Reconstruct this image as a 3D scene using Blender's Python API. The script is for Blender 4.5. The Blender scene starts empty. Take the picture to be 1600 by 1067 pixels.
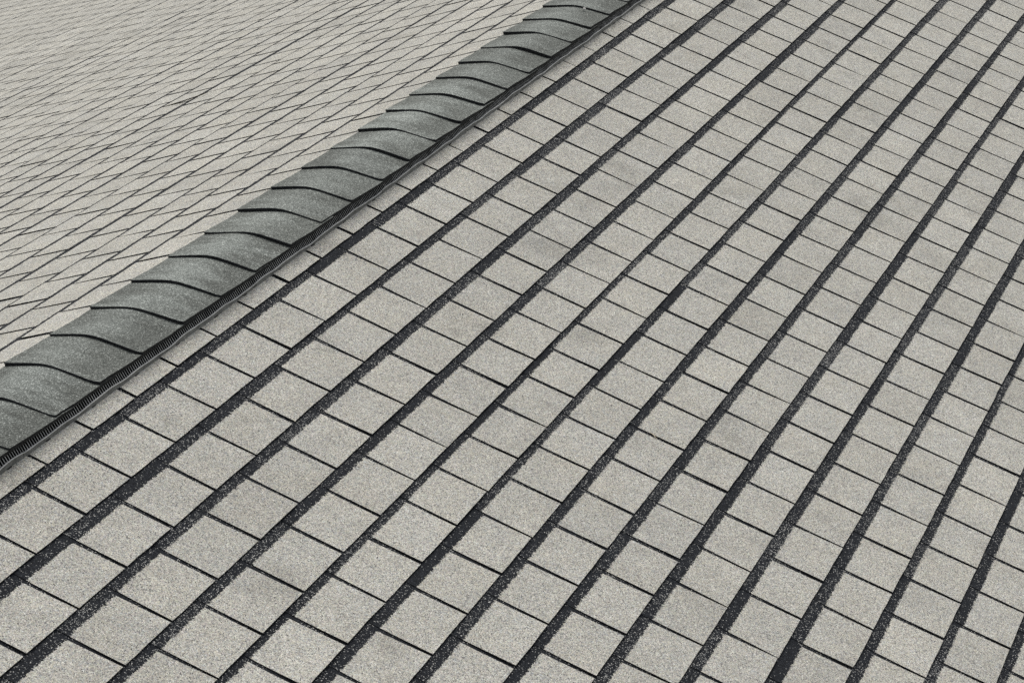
import bpy, math, random
from mathutils import Matrix, Vector

random.seed(11)
D = bpy.data
scene = bpy.context.scene
COL = scene.collection

# ------------------------------------------------------------------ camera
W = 0.254                       # width of one shingle tab, metres
E = 0.75 * W                    # exposed height of one course
PITCH = 0.340866
CP, SP = math.cos(PITCH), math.sin(PITCH)
RIDGE_Z = 8.0
CAM = Vector((-5.508108, -3.532682, RIDGE_Z + 2.760736))
RIGHT = Vector((0.343466, -0.939084, 0.012326))
DOWN = Vector((-0.332548, -0.133881, -0.933535))
FWD = Vector((0.878318, 0.316539, -0.358274))
FPX = 4164.7                    # focal length in pixels of a 1600 px wide picture
cd = D.cameras.new('camera')
cd.sensor_width = 36.0
cd.lens = FPX / 1600 * 36.0
cd.clip_start = 0.05
cd.clip_end = 5000
cam = D.objects.new('camera', cd)
COL.objects.link(cam)
cam.matrix_world = Matrix(((RIGHT.x, -DOWN.x, -FWD.x, CAM.x), (RIGHT.y, -DOWN.y, -FWD.y, CAM.y),
                           (RIGHT.z, -DOWN.z, -FWD.z, CAM.z), (0, 0, 0, 1)))
scene.camera = cam

# ------------------------------------------------------------------ sky, sun, exposure
SUN_EL, SUN_AZ = math.radians(60), math.radians(55)     # azimuth clockwise from +Y
world = D.worlds.new('World')
scene.world = world
world.use_nodes = True
nt = world.node_tree
bg = nt.nodes['Background']
sky = nt.nodes.new('ShaderNodeTexSky')
sky.sky_type = 'NISHITA'
sky.sun_disc = False
sky.sun_elevation = SUN_EL
sky.sun_rotation = SUN_AZ
sky.dust_density = 4.0
hs = nt.nodes.new('ShaderNodeHueSaturation')
hs.inputs['Saturation'].default_value = 0.22            # thin even overcast
nt.links.new(sky.outputs[0], hs.inputs['Color'])
nt.links.new(hs.outputs[0], bg.inputs['Color'])
bg.inputs['Strength'].default_value = 0.11
sd = D.lights.new('sun', 'SUN')
sd.energy = 1.35
sd.angle = math.radians(40)
sd.color = (1.0, 0.95, 0.87)
sun = D.objects.new('sun', sd)
COL.objects.link(sun)
sdir = Vector((math.sin(SUN_AZ) * math.cos(SUN_EL), math.cos(SUN_AZ) * math.cos(SUN_EL), math.sin(SUN_EL)))
sun.rotation_euler = sdir.to_track_quat('Z', 'Y').to_euler()
sun.location = (0, 0, 40)
vs = scene.view_settings
vs.view_transform = 'Standard'
vs.look = 'None'
vs.gamma = 1.0
vs.exposure = 0.17
scene.cycles.use_denoising = False
vs.use_curve_mapping = False

# ------------------------------------------------------------------ materials
def new_mat(name, rough=0.9):
    m = D.materials.new(name)
    m.use_nodes = True
    b = m.node_tree.nodes['Principled BSDF']
    b.inputs['Roughness'].default_value = rough
    b.inputs['Specular IOR Level'].default_value = 0.25
    return m, m.node_tree, b

class G:
    """little node-graph helper"""
    def __init__(s, t): s.t = t
    def n(s, kind, **kw):
        x = s.t.nodes.new('ShaderNode' + kind)
        for k, v in kw.items(): setattr(x, k, v)
        return x
    def put(s, sock, v):
        if hasattr(v, 'is_output'): s.t.links.new(v, sock)
        else: sock.default_value = v
    def math(s, op, a, b=0.0, c=None, clamp=False):
        x = s.n('Math', operation=op, use_clamp=clamp)
        s.put(x.inputs[0], a); s.put(x.inputs[1], b)
        if c is not None: s.put(x.inputs[2], c)
        return x.outputs[0]
    def mix(s, f, a, b, blend='MIX'):
        x = s.n('Mix', data_type='RGBA', blend_type=blend)
        s.put(x.inputs[0], f); s.put(x.inputs[6], a); s.put(x.inputs[7], b)
        return x.outputs[2]
    def ramp(s, f, stops, interp='LINEAR'):
        x = s.n('ValToRGB')
        x.color_ramp.interpolation = interp
        el = x.color_ramp.elements
        while len(el) < len(stops): el.new(0.5)
        for e, (p, c) in zip(el, stops): e.position = p; e.color = (*c, 1)
        s.put(x.inputs[0], f)
        return x.outputs[0]
    def noise(s, vec, scale, detail=2, rough=0.5):
        x = s.n('TexNoise')
        s.put(x.inputs['Vector'], vec); x.inputs['Scale'].default_value = scale
        x.inputs['Detail'].default_value = detail; x.inputs['Roughness'].default_value = rough
        return x.outputs[0]
    def cells(s, vec, scale):
        x = s.n('TexVoronoi')
        s.put(x.inputs['Vector'], vec); x.inputs['Scale'].default_value = scale
        sep = s.n('SeparateColor'); s.t.links.new(x.outputs['Color'], sep.inputs[0])
        return x.outputs['Distance'], sep.outputs[0], sep.outputs[1], sep.outputs[2]
    def mapr(s, v, a, b, c, d):
        x = s.n('MapRange'); s.put(x.inputs[0], v)
        for i, q in enumerate((a, b, c, d)): s.put(x.inputs[1 + i], q)
        return x.outputs[0]

DARK = [(0.0, (.004, .005, .007)), (.55, (.008, .010, .014)), (.85, (.017, .020, .026)), (1.0, (.04, .045, .053))]
LIGHT = [(0.0, (.08, .08, .085)), (.10, (.22, .22, .225)), (.30, (.36, .36, .36)), (.52, (.50, .49, .455)),
         (.72, (.535, .52, .435)), (.88, (.66, .665, .62)), (1.0, (.84, .845, .81))]

def granule_material():
    m, t, b = new_mat('mineral_granules', 0.92)
    g = G(t)
    pos = g.n('NewGeometry').outputs['Position']
    at = g.n('Attribute', attribute_name='tab')          # band width, speck share, tone
    sp = g.n('SeparateColor'); t.links.new(at.outputs['Color'], sp.inputs[0])
    bw, speck, tone = sp.outputs
    av = g.n('Attribute', attribute_name='tuv')
    sv = g.n('SeparateXYZ'); t.links.new(av.outputs['Vector'], sv.inputs[0])
    dist, c1, c2, c3 = g.cells(pos, 400)
    d2, k1, k2, k3 = g.cells(pos, 230)
    light = g.ramp(c1, LIGHT)
    coarse = g.ramp(k1, LIGHT)
    light = g.mix(0.22, light, coarse)
    # stains and weathering that belong to the surface
    big = g.noise(pos, 2.3, 3, .55)
    mid = g.noise(pos, 14, 3, .6)
    fine = g.noise(pos, 55, 2, .6)
    f = g.math('ADD', g.mapr(big, .3, .7, .93, 1.05), g.mapr(mid, .3, .7, -.06, .06))
    f = g.math('ADD', f, g.mapr(fine, .3, .7, -.035, .035))
    f = g.math('MULTIPLY', f, tone)
    stain = g.math('SMOOTH_MIN', 1.0, g.mapr(g.noise(pos, 3.7, 2, .5), .60, .74, 1.0, .82), .05)
    f = g.math('MULTIPLY', f, stain)
    comb = g.n('CombineColor')
    for i in range(3): t.links.new(f, comb.inputs[i])
    light = g.mix(1.0, light, comb.outputs[0], 'MULTIPLY')
    tint = g.ramp(k2, [(0, (.93, .98, 1.06)), (.33, (1.03, 1.0, .92)), (.66, (1.04, .97, 1.0)), (1, (.97, 1.03, .96))])
    light = g.mix(.8, light, tint, 'MULTIPLY')
    warm = g.ramp(g.noise(pos, 5.5, 2, .5), [(.25, (.99, 1.0, 1.025)), (.75, (1.008, 1.0, .99))])
    light = g.mix(1.0, light, warm, 'MULTIPLY')
    light = g.mix(1.0, light, (.985, .988, .965, 1), 'MULTIPLY')
    dark = g.ramp(c2, DARK)
    patch = g.mapr(g.noise(pos, 38, 2, .6), .3, .7, .6, 1.4)
    isspeck = g.math('LESS_THAN', c3, g.math('MULTIPLY', speck, patch))
    dark = g.mix(isspeck, dark, g.ramp(k1, [(0, (.12, .125, .125)), (.5, (.28, .285, .28)), (1, (.62, .615, .58))]))
    # ragged lower edge of the dark band
    rag = g.math('ADD', g.mapr(g.noise(pos, 75, 2, .7), .2, .8, -.0034, .0034), g.mapr(k2, 0, 1, -.0022, .0022))
    rag = g.math('ADD', rag, g.mapr(c2, 0, 1, -.002, .002))
    inband = g.math('LESS_THAN', g.math('ADD', sv.outputs[1], rag), bw)
    # light granules missing here and there
    pit = g.math('LESS_THAN', c2, .018)
    light = g.mix(pit, light, (.05, .05, .05, 1))
    t.links.new(g.mix(inband, light, dark), b.inputs['Base Color'])
    bp = g.n('Bump'); bp.inputs['Strength'].default_value = .5; bp.inputs['Distance'].default_value = .0012
    t.links.new(g.math('SUBTRACT', c2, dist), bp.inputs['Height'])
    t.links.new(bp.outputs[0], b.inputs['Normal'])
    return m

def underlay_material():
    m, t, b = new_mat('dark_granules', .95)
    g = G(t)
    pos = g.n('NewGeometry').outputs['Position']
    dist, c1, c2, c3 = g.cells(pos, 430)
    sp = g.math('LESS_THAN', c3, g.mapr(g.noise(pos, 9, 2, .6), .35, .7, .0, .13))
    t.links.new(g.mix(sp, g.ramp(c1, DARK), (.42, .42, .40, 1)), b.inputs['Base Color'])
    return m

def edge_material():
    m, t, b = new_mat('cut_asphalt_edge', .9)
    g = G(t)
    pos = g.n('NewGeometry').outputs['Position']
    _, c1, _, _ = g.cells(pos, 500)
    t.links.new(g.ramp(c1, [(0, (.008, .008, .009)), (.7, (.022, .023, .024)), (1, (.09, .09, .085))]), b.inputs['Base Color'])
    return m

def cap_material():
    m, t, b = new_mat('cap_granules', .9)
    g = G(t)
    pos = g.n('NewGeometry').outputs['Position']
    at = g.n('Attribute', attribute_name='tab')
    sp = g.n('SeparateColor'); t.links.new(at.outputs['Color'], sp.inputs[0])
    dist, c1, c2, c3 = g.cells(pos, 340)
    mp = g.n('Mapping'); t.links.new(pos, mp.inputs[0])
    mp.inputs['Scale'].default_value = (1.0, .42, .6)
    blot = g.noise(mp.outputs[0], 9, 3, .6)
    strk = g.n('Mapping'); t.links.new(pos, strk.inputs[0]); strk.inputs['Scale'].default_value = (1.0, .22, .3)
    streak = g.noise(strk.outputs[0], 26, 2, .6)
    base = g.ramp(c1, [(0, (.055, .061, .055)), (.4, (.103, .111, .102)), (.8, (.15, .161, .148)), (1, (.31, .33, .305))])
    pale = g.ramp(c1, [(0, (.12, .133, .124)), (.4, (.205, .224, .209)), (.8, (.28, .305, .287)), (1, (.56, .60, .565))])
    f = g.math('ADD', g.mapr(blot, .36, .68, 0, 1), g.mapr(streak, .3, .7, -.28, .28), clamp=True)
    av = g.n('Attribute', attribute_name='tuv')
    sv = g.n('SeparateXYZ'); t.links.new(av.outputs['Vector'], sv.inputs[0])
    crest_pale = g.mapr(g.math('ABSOLUTE', g.math('SUBTRACT', sv.outputs[0], .12)), .12, .95, .8, -.05)  # paler along the crest, darker toward both side edges
    butt_pale = g.mapr(sv.outputs[1], .02, .5, .12, -.12)  # slightly paler at the butt, darker toward the head
    f = g.math('ADD', g.math('ADD', g.mapr(blot, .34, .66, -.45, .5), g.mapr(streak, .3, .7, -.3, .3)), g.math('ADD', crest_pale, butt_pale), clamp=True)
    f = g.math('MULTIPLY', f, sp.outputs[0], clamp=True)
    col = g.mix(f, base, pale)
    tone = g.mix(1.0, col, g.n('CombineColor').outputs[0], 'MULTIPLY')
    cc = tone.node.inputs[7].links[0].from_node
    for i in range(3): t.links.new(sp.outputs[2], cc.inputs[i])
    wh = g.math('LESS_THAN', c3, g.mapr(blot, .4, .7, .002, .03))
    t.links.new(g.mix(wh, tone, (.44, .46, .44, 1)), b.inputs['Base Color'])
    bp = g.n('Bump'); bp.inputs['Strength'].default_value = .5; bp.inputs['Distance'].default_value = .001
    t.links.new(g.math('SUBTRACT', c2, dist), bp.inputs['Height'])
    t.links.new(bp.outputs[0], b.inputs['Normal'])
    return m

def plastic_material(name, lo, hi, rough):
    m, t, b = new_mat(name, rough)
    g = G(t)
    pos = g.n('NewGeometry').outputs['Position']
    n = g.noise(pos, 22, 4, .65)
    t.links.new(g.ramp(n, [(.3, lo), (.7, hi)]), b.inputs['Base Color'])
    b.inputs['Specular IOR Level'].default_value = .4
    return m

def plain_material(name, lo, hi, scale=30, rough=.9):
    m, t, b = new_mat(name, rough)
    g = G(t)
    pos = g.n('NewGeometry').outputs['Position']
    t.links.new(g.ramp(g.noise(pos, scale, 4, .6), [(.3, lo), (.7, hi)]), b.inputs['Base Color'])
    return m

M_GRAN = granule_material()
M_UNDER = underlay_material()
M_EDGE = edge_material()
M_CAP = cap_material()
M_EDGE2 = plain_material('worn_cap_edge', (.012, .013, .015), (.06, .062, .068), 60)
M_VENT = plastic_material('black_vent_plastic', (.012, .012, .012), (.03, .031, .03), .5)
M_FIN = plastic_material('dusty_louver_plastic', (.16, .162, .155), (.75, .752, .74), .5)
M_BEAD = plastic_material('painted_lip_highlight', (.55, .55, .53), (.80, .80, .78), .35)  # pale colour paints the bright highlight line along the vent lip
M_LIP = plastic_material('dusty_lip_plastic', (.10, .10, .095), (.27, .27, .26), .5)
M_WALL = plain_material('wall_render', (.42, .40, .36), (.5, .48, .44), 5)
M_GROUND = plain_material('ground_grass', (.05, .07, .03), (.09, .10, .05), 1.5)
M_STRAW = plain_material('dry_straw', (.55, .48, .34), (.72, .66, .52), 200)
M_CHIP = plain_material('pale_grit', (.62, .61, .58), (.8, .79, .76), 200)
M_TWIG = plain_material('dark_twig', (.03, .025, .02), (.07, .06, .045), 150)

# ------------------------------------------------------------------ helpers
def mesh_obj(name, verts, faces, mats, parent=None, mi=None, attrs=None, loc=None, smooth=False):
    me = D.meshes.new(name)
    me.from_pydata(verts, [], faces)
    for m in mats: me.materials.append(m)
    if mi: me.polygons.foreach_set('material_index', mi)
    if smooth: me.polygons.foreach_set('use_smooth', [True] * len(faces))
    if attrs:
        tab, tuv = attrs
        a = me.attributes.new('tab', 'FLOAT_COLOR', 'POINT')
        a.data.foreach_set('color', [c for v in tab for c in (*v, 1.0)])
        if tuv:
            a = me.attributes.new('tuv', 'FLOAT_VECTOR', 'POINT')
            a.data.foreach_set('vector', [c for v in tuv for c in (*v, 0.0)])
    me.update()
    o = D.objects.new(name, me)
    COL.objects.link(o)
    if parent: o.parent = parent
    if loc: o.location = loc
    return o

def project(p):
    d = p - CAM
    z = d.dot(FWD)
    return 800 + FPX * d.dot(RIGHT) / z, 533.5 + FPX * d.dot(DOWN) / z

def clip_area(poly):
    for ax, lim, sgn in ((0, 0, 1), (0, 1600, -1), (1, 0, 1), (1, 1067, -1)):
        out = []
        for i, a in enumerate(poly):
            b = poly[(i + 1) % len(poly)]
            da, db = (a[ax] - lim) * sgn, (b[ax] - lim) * sgn
            if da >= 0: out.append(a)
            if (da >= 0) != (db >= 0):
                q = da / (da - db)
                out.append((a[0] + (b[0] - a[0]) * q, a[1] + (b[1] - a[1]) * q))
        poly = out
        if len(poly) < 3: return 0
    return abs(sum(a[0] * poly[(i + 1) % len(poly)][1] - poly[(i + 1) % len(poly)][0] * a[1] for i, a in enumerate(poly))) / 2

# slope frames: local Y runs down the slope, local Z is its normal, the ridge is local Y = 0
def slope_matrix(side):          # side -1: the slope facing -Y, +1: the slope facing +Y
    y = Vector((0, side * CP, -SP)); z = Vector((0, side * SP, CP)); x = y.cross(z)
    return Matrix(((x.x, y.x, z.x, 0), (x.y, y.y, z.y, 0), (x.z, y.z, z.z, RIDGE_Z), (0, 0, 0, 1)))
MATS = {s: slope_matrix(s) for s in (-1, 1)}

# ------------------------------------------------------------------ ground, walls, roof decks
o = mesh_obj('ground', [(-600, -600, 0), (600, -600, 0), (600, 600, 0), (-600, 600, 0)], [(0, 1, 2, 3)], [M_GROUND])
o['kind'] = 'structure'

roof = D.objects.new('shingle_roof', None)
COL.objects.link(roof)
roof['label'] = 'pale grey shingled gable roof with dark bands and a dark capped ridge'
roof['category'] = 'roof'
roof['kind'] = 'thing'

U0, U1 = -14, 80                  # extent along the ridge, in tabs
NR, NL = 24, 58                   # courses on the two slopes
Z0 = 0.85                         # first butt line of the slope facing -Y lies this far from the ridge (tabs)
LV0 = 1.7775 - 2 * .75            # the same for the other slope
DV = [.0107, -.0071, -.0009, .0184, .0298, -.013, -.0176, -.0156, -.0319, -.0241, -.0004, .0192, .0326]
def butt_r(k): return (Z0 + .75 * (k + (DV[k] if 0 <= k < 13 else .012 * math.sin(k * 2.1)))) * W
lrand = random.Random(5)
LJ = [lrand.uniform(-.014, .014) for _ in range(80)]
def butt_l(k): return (LV0 + .75 * (k + LJ[k + 2])) * W

SR, SL = butt_r(NR - 1), butt_l(NL - 1)
slopes = {}
for side, s1, lab in ((-1, SR, 'roof slope with wide dark band across the head of every tab'),
                      (1, SL, 'roof slope beyond the ridge with thin dark joints')):
    x0, x1 = (U0 * W, U1 * W) if side > 0 else (-U1 * W, -U0 * W)
    v, f = [], []
    for z in (0.0, -.10):
        v += [(x0, 0.004, z), (x1, 0.004, z), (x1, s1 - .01, z), (x0, s1 - .01, z)]
    f = [(0, 1, 2, 3), (7, 6, 5, 4), (0, 4, 5, 1), (1, 5, 6, 2), (2, 6, 7, 3), (3, 7, 4, 0)]
    d = mesh_obj('roof_slope', v, f, [M_UNDER], roof)
    d.matrix_local = MATS[side]
    d['label'] = lab
    slopes[side] = d

yr, zr = -(SR - .4) * CP, RIDGE_Z - (SR - .4) * SP - .115
yl, zl = (SL - .4) * CP, RIDGE_Z - (SL - .4) * SP - .115
wx0, wx1 = (U0 + 1.5) * W, (U1 - 1.5) * W
v = [(x, y, z) for x in (wx0, wx1) for y, z in ((yr, 0), (yl, 0), (yl, zl), (0.0, RIDGE_Z - .12), (yr, zr))]
mesh_obj('wall', v, [(0, 1, 2, 3, 4), (9, 8, 7, 6, 5), (0, 5, 6, 1), (1, 6, 7, 2), (4, 9, 5, 0)], [M_WALL], roof)

# ------------------------------------------------------------------ shingle tabs
CB = [.034, .035, .038, .035, .034, .024, .032, .034, .033, .035, .034, .036, .033, .032, .035]
class Tab: pass

def tab_mesh(t, nu, nv, rnd):
    """A tapered tab in slope coordinates; its origin is the middle of its butt line."""
    vs_, fs, mi, ta, tu = [], [], [], [], []
    L = t.s1 - t.s0
    back = .012
    bj = [rnd.gauss(0, .0005) for _ in range(nu + 1)]
    hj = [abs(rnd.gauss(0, .0008)) for _ in range(nu + 1)]
    def add(x, y, z):
        vs_.append((x - t.xc, y - t.s1, z)); ta.append((t.bw, t.speck, t.tone)); tu.append((x, y - t.s0))
        return len(vs_) - 1
    top = []
    for j in range(nv + 1):
        q = j / nv
        y = t.s0 - back + (L + back) * q
        xl = t.xa + (t.xb - t.xa) * q; xr = t.xd + (t.xc2 - t.xd) * q
        row = []
        for i in range(nu + 1):
            p = i / nu
            yy = y + (t.skew * (p - .5) + bj[i] if j == nv else 0)
            h = .0012 + (t.th - .0012) * q + (hj[i] + t.lift if j == nv else 0)
            row.append(add(xl + (xr - xl) * p, yy, h))
        top.append(row)
    for j in range(nv):
        for i in range(nu):
            fs.append((top[j][i], top[j + 1][i], top[j + 1][i + 1], top[j][i + 1])); mi.append(0)
    def skirt(idx):
        low = [add(vs_[i][0] + t.xc, vs_[i][1] + t.s1 - (.0008 if k == 'b' else 0), -.002) for i, k in idx]
        for a in range(len(idx) - 1):
            fs.append((idx[a][0], low[a], low[a + 1], idx[a + 1][0])); mi.append(1)
    skirt([(i, 'b') for i in top[nv]])
    skirt([(top[j][0], 's') for j in range(nv + 1)])
    skirt([(top[j][nu], 's') for j in range(nv, -1, -1)])
    return vs_, fs, mi, ta, tu

def make_tabs(side):
    rnd = random.Random(100 + side)
    out = []
    n = NR if side < 0 else NL
    first = 0 if side < 0 else 0
    for k in range(first, n):
        s1 = butt_r(k) if side < 0 else butt_l(k)
        s0 = (butt_r(k - 1) if side < 0 else butt_l(k - 1)) if k > 0 else max(.006, s1 - E)
        s0 = max(s0, .012)
        if side < 0: off = ((k - 1) * .5315) % 1.0
        else: off = (.787 + (k - 3) * .535) % 1.0
        # slots of the course
        slots = []
        for u in range(U0, U1):
            slots.append((u + off + rnd.gauss(0, .010), rnd.gauss(0, .006),
                          max(.008, rnd.gauss(.0195 + .006 * (side > 0), .0024)), max(.0045, rnd.gauss(.0130 + .003 * (side > 0), .0032))))
        strip = rnd.randrange(4)
        cb = CB[k] if side < 0 and k < len(CB) else rnd.gauss(.034, .004)
        sb = 0; st = 1; cl = min(.050, max(.028, rnd.gauss(.037, .005)))
        for i in range(len(slots) - 1):
            if i == 0 or (i + strip) % 4 == 0:
                sb = cb + rnd.gauss(0, .003); lb = cl + rnd.gauss(0, .0013); st = rnd.gauss(1.0, .018); sd_ = abs(rnd.gauss(.08, .05))
            t = Tab()
            a, b = slots[i], slots[i + 1]
            ul0, ul1 = (a[0] - a[1]) * W + a[2] / 2, (a[0] + a[1] * .5) * W + a[3] / 2
            ur0, ur1 = (b[0] - b[1]) * W - b[2] / 2, (b[0] + b[1] * .5) * W - b[3] / 2
            if side < 0: t.xa, t.xb, t.xd, t.xc2 = -ur0, -ur1, -ul0, -ul1
            else: t.xa, t.xb, t.xd, t.xc2 = ul0, ul1, ur0, ur1
            t.xc = (t.xb + t.xc2) / 2
            t.s0, t.s1 = s0, s1
            t.skew = rnd.gauss(0, .0007)
            t.lift = max(0, rnd.gauss(.0002, .0008))
            t.th = rnd.gauss(.0058, .0006)
            t.bw = min(.052, max(.017, sb + rnd.gauss(0, .0012)))
            t.speck = min(.22, max(.008, sd_ * .5 + abs(rnd.gauss(.0, .05))))
            if side > 0:
                t.th -= .001; t.lift *= .6
                t.bw = max(.016, lb + rnd.gauss(0, .0008)); t.speck = .02
            t.tone = st + rnd.gauss(0, .022)
            t.side = side
            mt = MATS[side]
            q = [project(mt @ Vector(c)) for c in ((t.xa, s0, 0), (t.xd, s0, 0), (t.xc2, s1, 0), (t.xb, s1, 0))]
            vis_lo = .155 if side < 0 else .36
            t.area = clip_area(q) if s1 > vis_lo else 0
            out.append(t)
    return out

alltabs = make_tabs(-1) + make_tabs(1)
alltabs.sort(key=lambda t: -t.area)
print('tabs in view', sum(t.area > 60 for t in alltabs), 'right', sum(t.area > 60 for t in alltabs if t.side < 0))
SINGLE = 300
rnd = random.Random(3)
for t in alltabs[:SINGLE]:
    v, f, mi, ta, tu = tab_mesh(t, 4, 2, rnd)
    mesh_obj('shingle_tab', v, f, [M_GRAN, M_EDGE], slopes[t.side], mi, (ta, tu), (t.xc, t.s1, 0))
for side in (-1, 1):
    V, F, MI, TA, TU = [], [], [], [], []
    for t in alltabs[SINGLE:]:
        if t.side != side: continue
        v, f, mi, ta, tu = tab_mesh(t, 3 if t.area > 60 else 1, 1, rnd)
        n = len(V)
        V += [(a + t.xc, b + t.s1, c) for a, b, c in v]
        F += [tuple(i + n for i in q) for q in f]
        MI += mi; TA += ta; TU += tu
    o = mesh_obj('more_shingle_tabs', V, F, [M_GRAN, M_EDGE], slopes[side], MI, (TA, TU))
    o['kind'] = 'stuff'

# ------------------------------------------------------------------ ridge vent
def wave(x):
    u = x / W
    return .0016 * math.sin(u * 6.283 + .6) + .0014 * math.sin(u * 2.9 + 1.1) + .0008 * math.sin(u * 11.3)

def bar(profile, x0, x1, n, closed=True, zf=wave):
    """sweep a (y, z) profile along the ridge"""
    V, F = [], []
    m = len(profile)
    for i in range(n + 1):
        x = x0 + (x1 - x0) * i / n
        dz = zf(x)
        V += [(x, y, RIDGE_Z + z + dz) for y, z in profile]
    for i in range(n):
        for j in range(m if closed else m - 1):
            a, b = i * m + j, i * m + (j + 1) % m
            F.append((a, b, b + m, a + m))
    F.append(tuple(range(m - 1, -1, -1))); F.append(tuple(n * m + j for j in range(m)))
    return V, F

SEC = 4.8 * W
half = [(0, .0115), (.07, .0055), (.130, -.0065), (.141, -.0095), (.141, -.0125), (.124, -.014), (.124, -.0385), (.124, -.047), (0, -.004)]
body = half[:-1] + [half[-1]] + [(-y, z) for y, z in reversed(half[1:-1])]
x = U0 * W
k = 0
while x < (U1 - 1) * W:
    xe = min(x + SEC, U1 * W)
    dz = random.gauss(0, .0008)
    V, F = bar(body, x + .0006, xe - .0006, 36, zf=lambda q: wave(q) + dz)
    vent = mesh_obj('ridge_vent', V, F, [M_VENT], roof)
    for sy in (-1, 1):
        lip = [(.124, -.0370), (.1460, -.0362), (.1500, -.0372), (.1512, -.0390), (.1530, -.0500), (.1500, -.0515), (.1470, -.0410), (.124, -.0410)]
        lip = [(sy * y, z) for y, z in lip]
        if sy > 0: lip = lip[::-1]
        V, F = bar(lip, x + .0012, xe - .0012, 48, zf=lambda q: wave(q) * 1.15 + dz)
        mesh_obj('baffle_lip', V, F, [M_LIP], vent, smooth=False)
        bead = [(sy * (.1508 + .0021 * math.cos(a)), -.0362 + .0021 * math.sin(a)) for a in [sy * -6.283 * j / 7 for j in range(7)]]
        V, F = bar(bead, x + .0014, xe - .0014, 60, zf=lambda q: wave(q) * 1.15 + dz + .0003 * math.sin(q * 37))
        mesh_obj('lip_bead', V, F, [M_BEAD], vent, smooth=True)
        if x < 40 * W:
            V, F = [], []
            n = int((xe - x) / .0116)
            for i in range(n):
                fx = x + (i + .5) * (xe - x) / n
                w2 = .0014
                dzz = wave(fx) * 1.0 + dz
                b = len(V)
                for px in (fx - w2, fx + w2):
                    for py, pz in ((.122, -.0118), (.1345, -.0115), (.1492, -.0352), (.122, -.0375)):
                        V.append((px, sy * py, RIDGE_Z + pz + dzz))
                F += [(b, b + 1, b + 2, b + 3), (b + 7, b + 6, b + 5, b + 4), (b, b + 4, b + 5, b + 1),
                      (b + 1, b + 5, b + 6, b + 2), (b + 2, b + 6, b + 7, b + 3), (b + 3, b + 7, b + 4, b)]
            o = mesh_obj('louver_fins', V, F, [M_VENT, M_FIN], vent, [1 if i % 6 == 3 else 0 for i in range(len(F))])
            o['kind'] = 'stuff'
    # feet that hold the lip off the shingles
    V, F = [], []
    fx = x + .5 * W
    while fx < xe:
        for sy in (-1, 1):
            b = len(V)
            for px in (fx - .011, fx + .011):
                for py, pz in ((.125, -.042), (.1545, -.0475), (.1545, -.0570), (.125, -.047)):
                    V.append((px, sy * py, RIDGE_Z + pz))
            F += [(b, b + 1, b + 2, b + 3), (b + 7, b + 6, b + 5, b + 4), (b, b + 4, b + 5, b + 1),
                  (b + 1, b + 5, b + 6, b + 2), (b + 2, b + 6, b + 7, b + 3), (b + 3, b + 7, b + 4, b)]
        fx += W
    mesh_obj('lip_feet', V, F, [M_VENT], vent)['kind'] = 'stuff'
    x = xe
    k += 1

# ------------------------------------------------------------------ ridge caps
CAP0, CAPD = 2.09, .988
HW = .1512
def cap_profile(y):
    a = min(1.0, abs(y) / HW)
    k = .26
    return .0150 - (.0215 if y > 0 else .0275) * (math.sqrt(a * a + k * k) - k) / (math.sqrt(1 + k * k) - k)

crnd = random.Random(21)
NY = 18
for n in range(-16, 77):
    u0 = CAP0 + n * CAPD + crnd.gauss(0, .008)
    u1 = CAP0 + (n + 1) * CAPD + .35
    x0, x1 = u0 * W, u1 * W
    V, F, MI, TA, TU = [], [], [], [], []
    sk = crnd.gauss(0, .003); shift = crnd.gauss(0, .0025); curl = abs(crnd.gauss(.001, .001)); curl2 = abs(crnd.gauss(.001, .001))
    bend = crnd.gauss(.012, .009); flat = crnd.uniform(.88, 1.1)
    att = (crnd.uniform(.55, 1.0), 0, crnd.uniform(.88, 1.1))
    def layer(xa, xb, za, zb, t, mtop, ins, medge):
        """one curved layer: za, zb its underside height at the butt and at the head"""
        base = len(V)
        rows = 6
        for r in range(rows + 1):
            q = r / rows
            for i in range(NY + 1):
                p = -1 + 2 * i / NY
                y = p * (HW - ins) + shift
                xx = xa + (xb - xa) * q + (sk * p * (1 - q))
                lift = (curl * max(0, -p) ** 3 + curl2 * max(0, p) ** 3) * (1 - q)
                sag = .0011 * math.sin(q * 3.14) * (1 - p * p)
                z = RIDGE_Z + cap_profile(p * HW - bend) * flat + wave(xx) * .6 + za + (zb - za) * q + lift - sag
                V.append((xx, y, z + t)); V.append((xx, y, z)); TA.append(att); TA.append(att); TU.append((p, q)); TU.append((p, q))
        def id_(r, i, b): return base + (r * (NY + 1) + i) * 2 + b
        for r in range(rows):
            for i in range(NY):
                F.append((id_(r, i, 0), id_(r + 1, i, 0), id_(r + 1, i + 1, 0), id_(r, i + 1, 0))); MI.append(mtop)
                F.append((id_(r, i, 1), id_(r, i + 1, 1), id_(r + 1, i + 1, 1), id_(r + 1, i, 1))); MI.append(1)
        for i in range(NY):
            F.append((id_(0, i, 0), id_(0, i + 1, 0), id_(0, i + 1, 1), id_(0, i, 1))); MI.append(medge)
            F.append((id_(rows, i, 0), id_(rows, i, 1), id_(rows, i + 1, 1), id_(rows, i + 1, 0))); MI.append(1)
        for r in range(rows):
            F.append((id_(r, 0, 0), id_(r, 0, 1), id_(r + 1, 0, 1), id_(r + 1, 0, 0))); MI.append(1)
            F.append((id_(r, NY, 0), id_(r + 1, NY, 0), id_(r + 1, NY, 1), id_(r, NY, 1))); MI.append(1)
    layer(x0, x1, .0112, .0005, .0044, 0, 0, 2)
    layer(x0 + .0022, x1, .0050, -.004, .0050, 1, .001, 1)
    o = mesh_obj('ridge_cap', V, F, [M_CAP, M_EDGE, M_EDGE2], roof, MI, (TA, TU), smooth=False)

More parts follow.
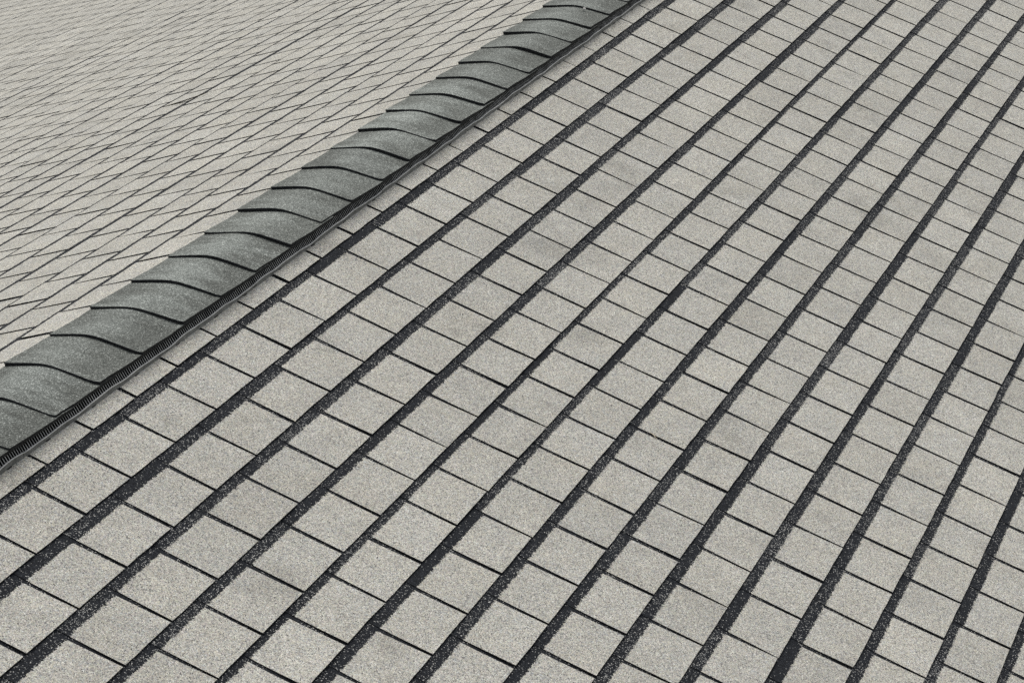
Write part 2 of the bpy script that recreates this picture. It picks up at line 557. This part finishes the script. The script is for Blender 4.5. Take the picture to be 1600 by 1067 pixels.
# ------------------------------------------------------------------ bits of litter lying on the shingles
def unproject(px, py, side, h=.006):
    d = (RIGHT * ((px - 800) / FPX) + DOWN * ((py - 533.5) / FPX) + FWD)
    nrm = Vector((0, side * SP, CP))
    s = (h - (CAM - Vector((0, 0, RIDGE_Z))).dot(nrm)) / d.dot(nrm)
    return CAM + d * s

def curl_bit(name, p0, side, pts, r, mat, label, cat):
    nrm = Vector((0, side * SP, CP)); ax = Vector((1, 0, 0)); dn = Vector((0, side * CP, -SP))
    V, F = [], []
    P = [Vector(p0) + ax * a + dn * b + nrm * (c + r) for a, b, c in pts]
    m = 6
    for i, p in enumerate(P):
        tdir = (P[min(i + 1, len(P) - 1)] - P[max(i - 1, 0)]).normalized()
        e1 = tdir.cross(nrm).normalized(); e2 = tdir.cross(e1)
        rr = r * (.45 if i in (0, len(P) - 1) else 1.0)
        for j in range(m):
            a = 6.283 * j / m
            q = p + e1 * math.cos(a) * rr + e2 * math.sin(a) * rr
            V.append(tuple(q - Vector(p0)))
    for i in range(len(P) - 1):
        for j in range(m):
            F.append((i * m + j, i * m + (j + 1) % m, (i + 1) * m + (j + 1) % m, (i + 1) * m + j))
    F.append(tuple(range(m))[::-1]); F.append(tuple((len(P) - 1) * m + j for j in range(m)))
    o = mesh_obj(name, V, F, [mat], None, loc=tuple(p0))
    o['label'] = label; o['category'] = cat
    return o

def chip(name, p0, r, label, cat, seed):
    q = random.Random(seed)
    V, F = [], []
    ico = [(0, 0, 1), (.89, 0, .45), (.28, .85, .45), (-.72, .53, .45), (-.72, -.53, .45), (.28, -.85, .45),
           (.72, .53, -.45), (-.28, .85, -.45), (-.89, 0, -.45), (-.28, -.85, -.45), (.72, -.53, -.45), (0, 0, -1)]
    fc = [(0, 1, 2), (0, 2, 3), (0, 3, 4), (0, 4, 5), (0, 5, 1), (1, 6, 2), (2, 7, 3), (3, 8, 4), (4, 9, 5), (5, 10, 1),
          (6, 7, 2), (7, 8, 3), (8, 9, 4), (9, 10, 5), (10, 6, 1), (11, 7, 6), (11, 8, 7), (11, 9, 8), (11, 10, 9), (11, 6, 10)]
    V = [tuple(c * r * q.uniform(.75, 1.25) * (.6 if a == 2 else 1) for a, c in enumerate(v)) for v in ico]
    o = mesh_obj(name, V, fc, [M_CHIP], None, loc=tuple(p0))
    o['label'] = label; o['category'] = cat
    return o

curl_bit('straw', unproject(1019, 681, -1), -1, [(.010, -.014, 0), (.008, -.004, .002), (.001, .004, .004), (-.004, .010, .003), (-.003, .017, 0)],
         .0012, M_STRAW, 'curled pale straw lying across a slot between two tabs', 'straw')
curl_bit('twig', unproject(316, 151, 1), 1, [(.05, -.010, .004), (0, 0, .006), (-.03, .05, .005), (-.05, .12, .004), (-.06, .19, .004)],
         .0028, M_TWIG, 'thin dark bent twig on the slope beyond the ridge', 'twig')
for i, (px, py, s, r, lab) in enumerate(((631, 469, -1, .0042, 'white grit crumb in a slot two courses below the ridge vent'),
                                     (487, 498, -1, .0035, 'small white grit crumb in a slot of the first full course below the vent'),
                                     (1136, 128, -1, .0036, 'white grit crumb in a slot near the far end of the roof'))):
    chip('grit', unproject(px, py, s), r, lab, 'grit', i)
# white lump on a far ridge cap
d = RIGHT * ((913 - 800) / FPX) + DOWN * ((14 - 533.5) / FPX) + FWD
s = (RIDGE_Z + .0255 - CAM.z) / d.z
chip('grit', CAM + d * s, .0085, 'white round lump sitting on a dark ridge cap', 'grit', 9)
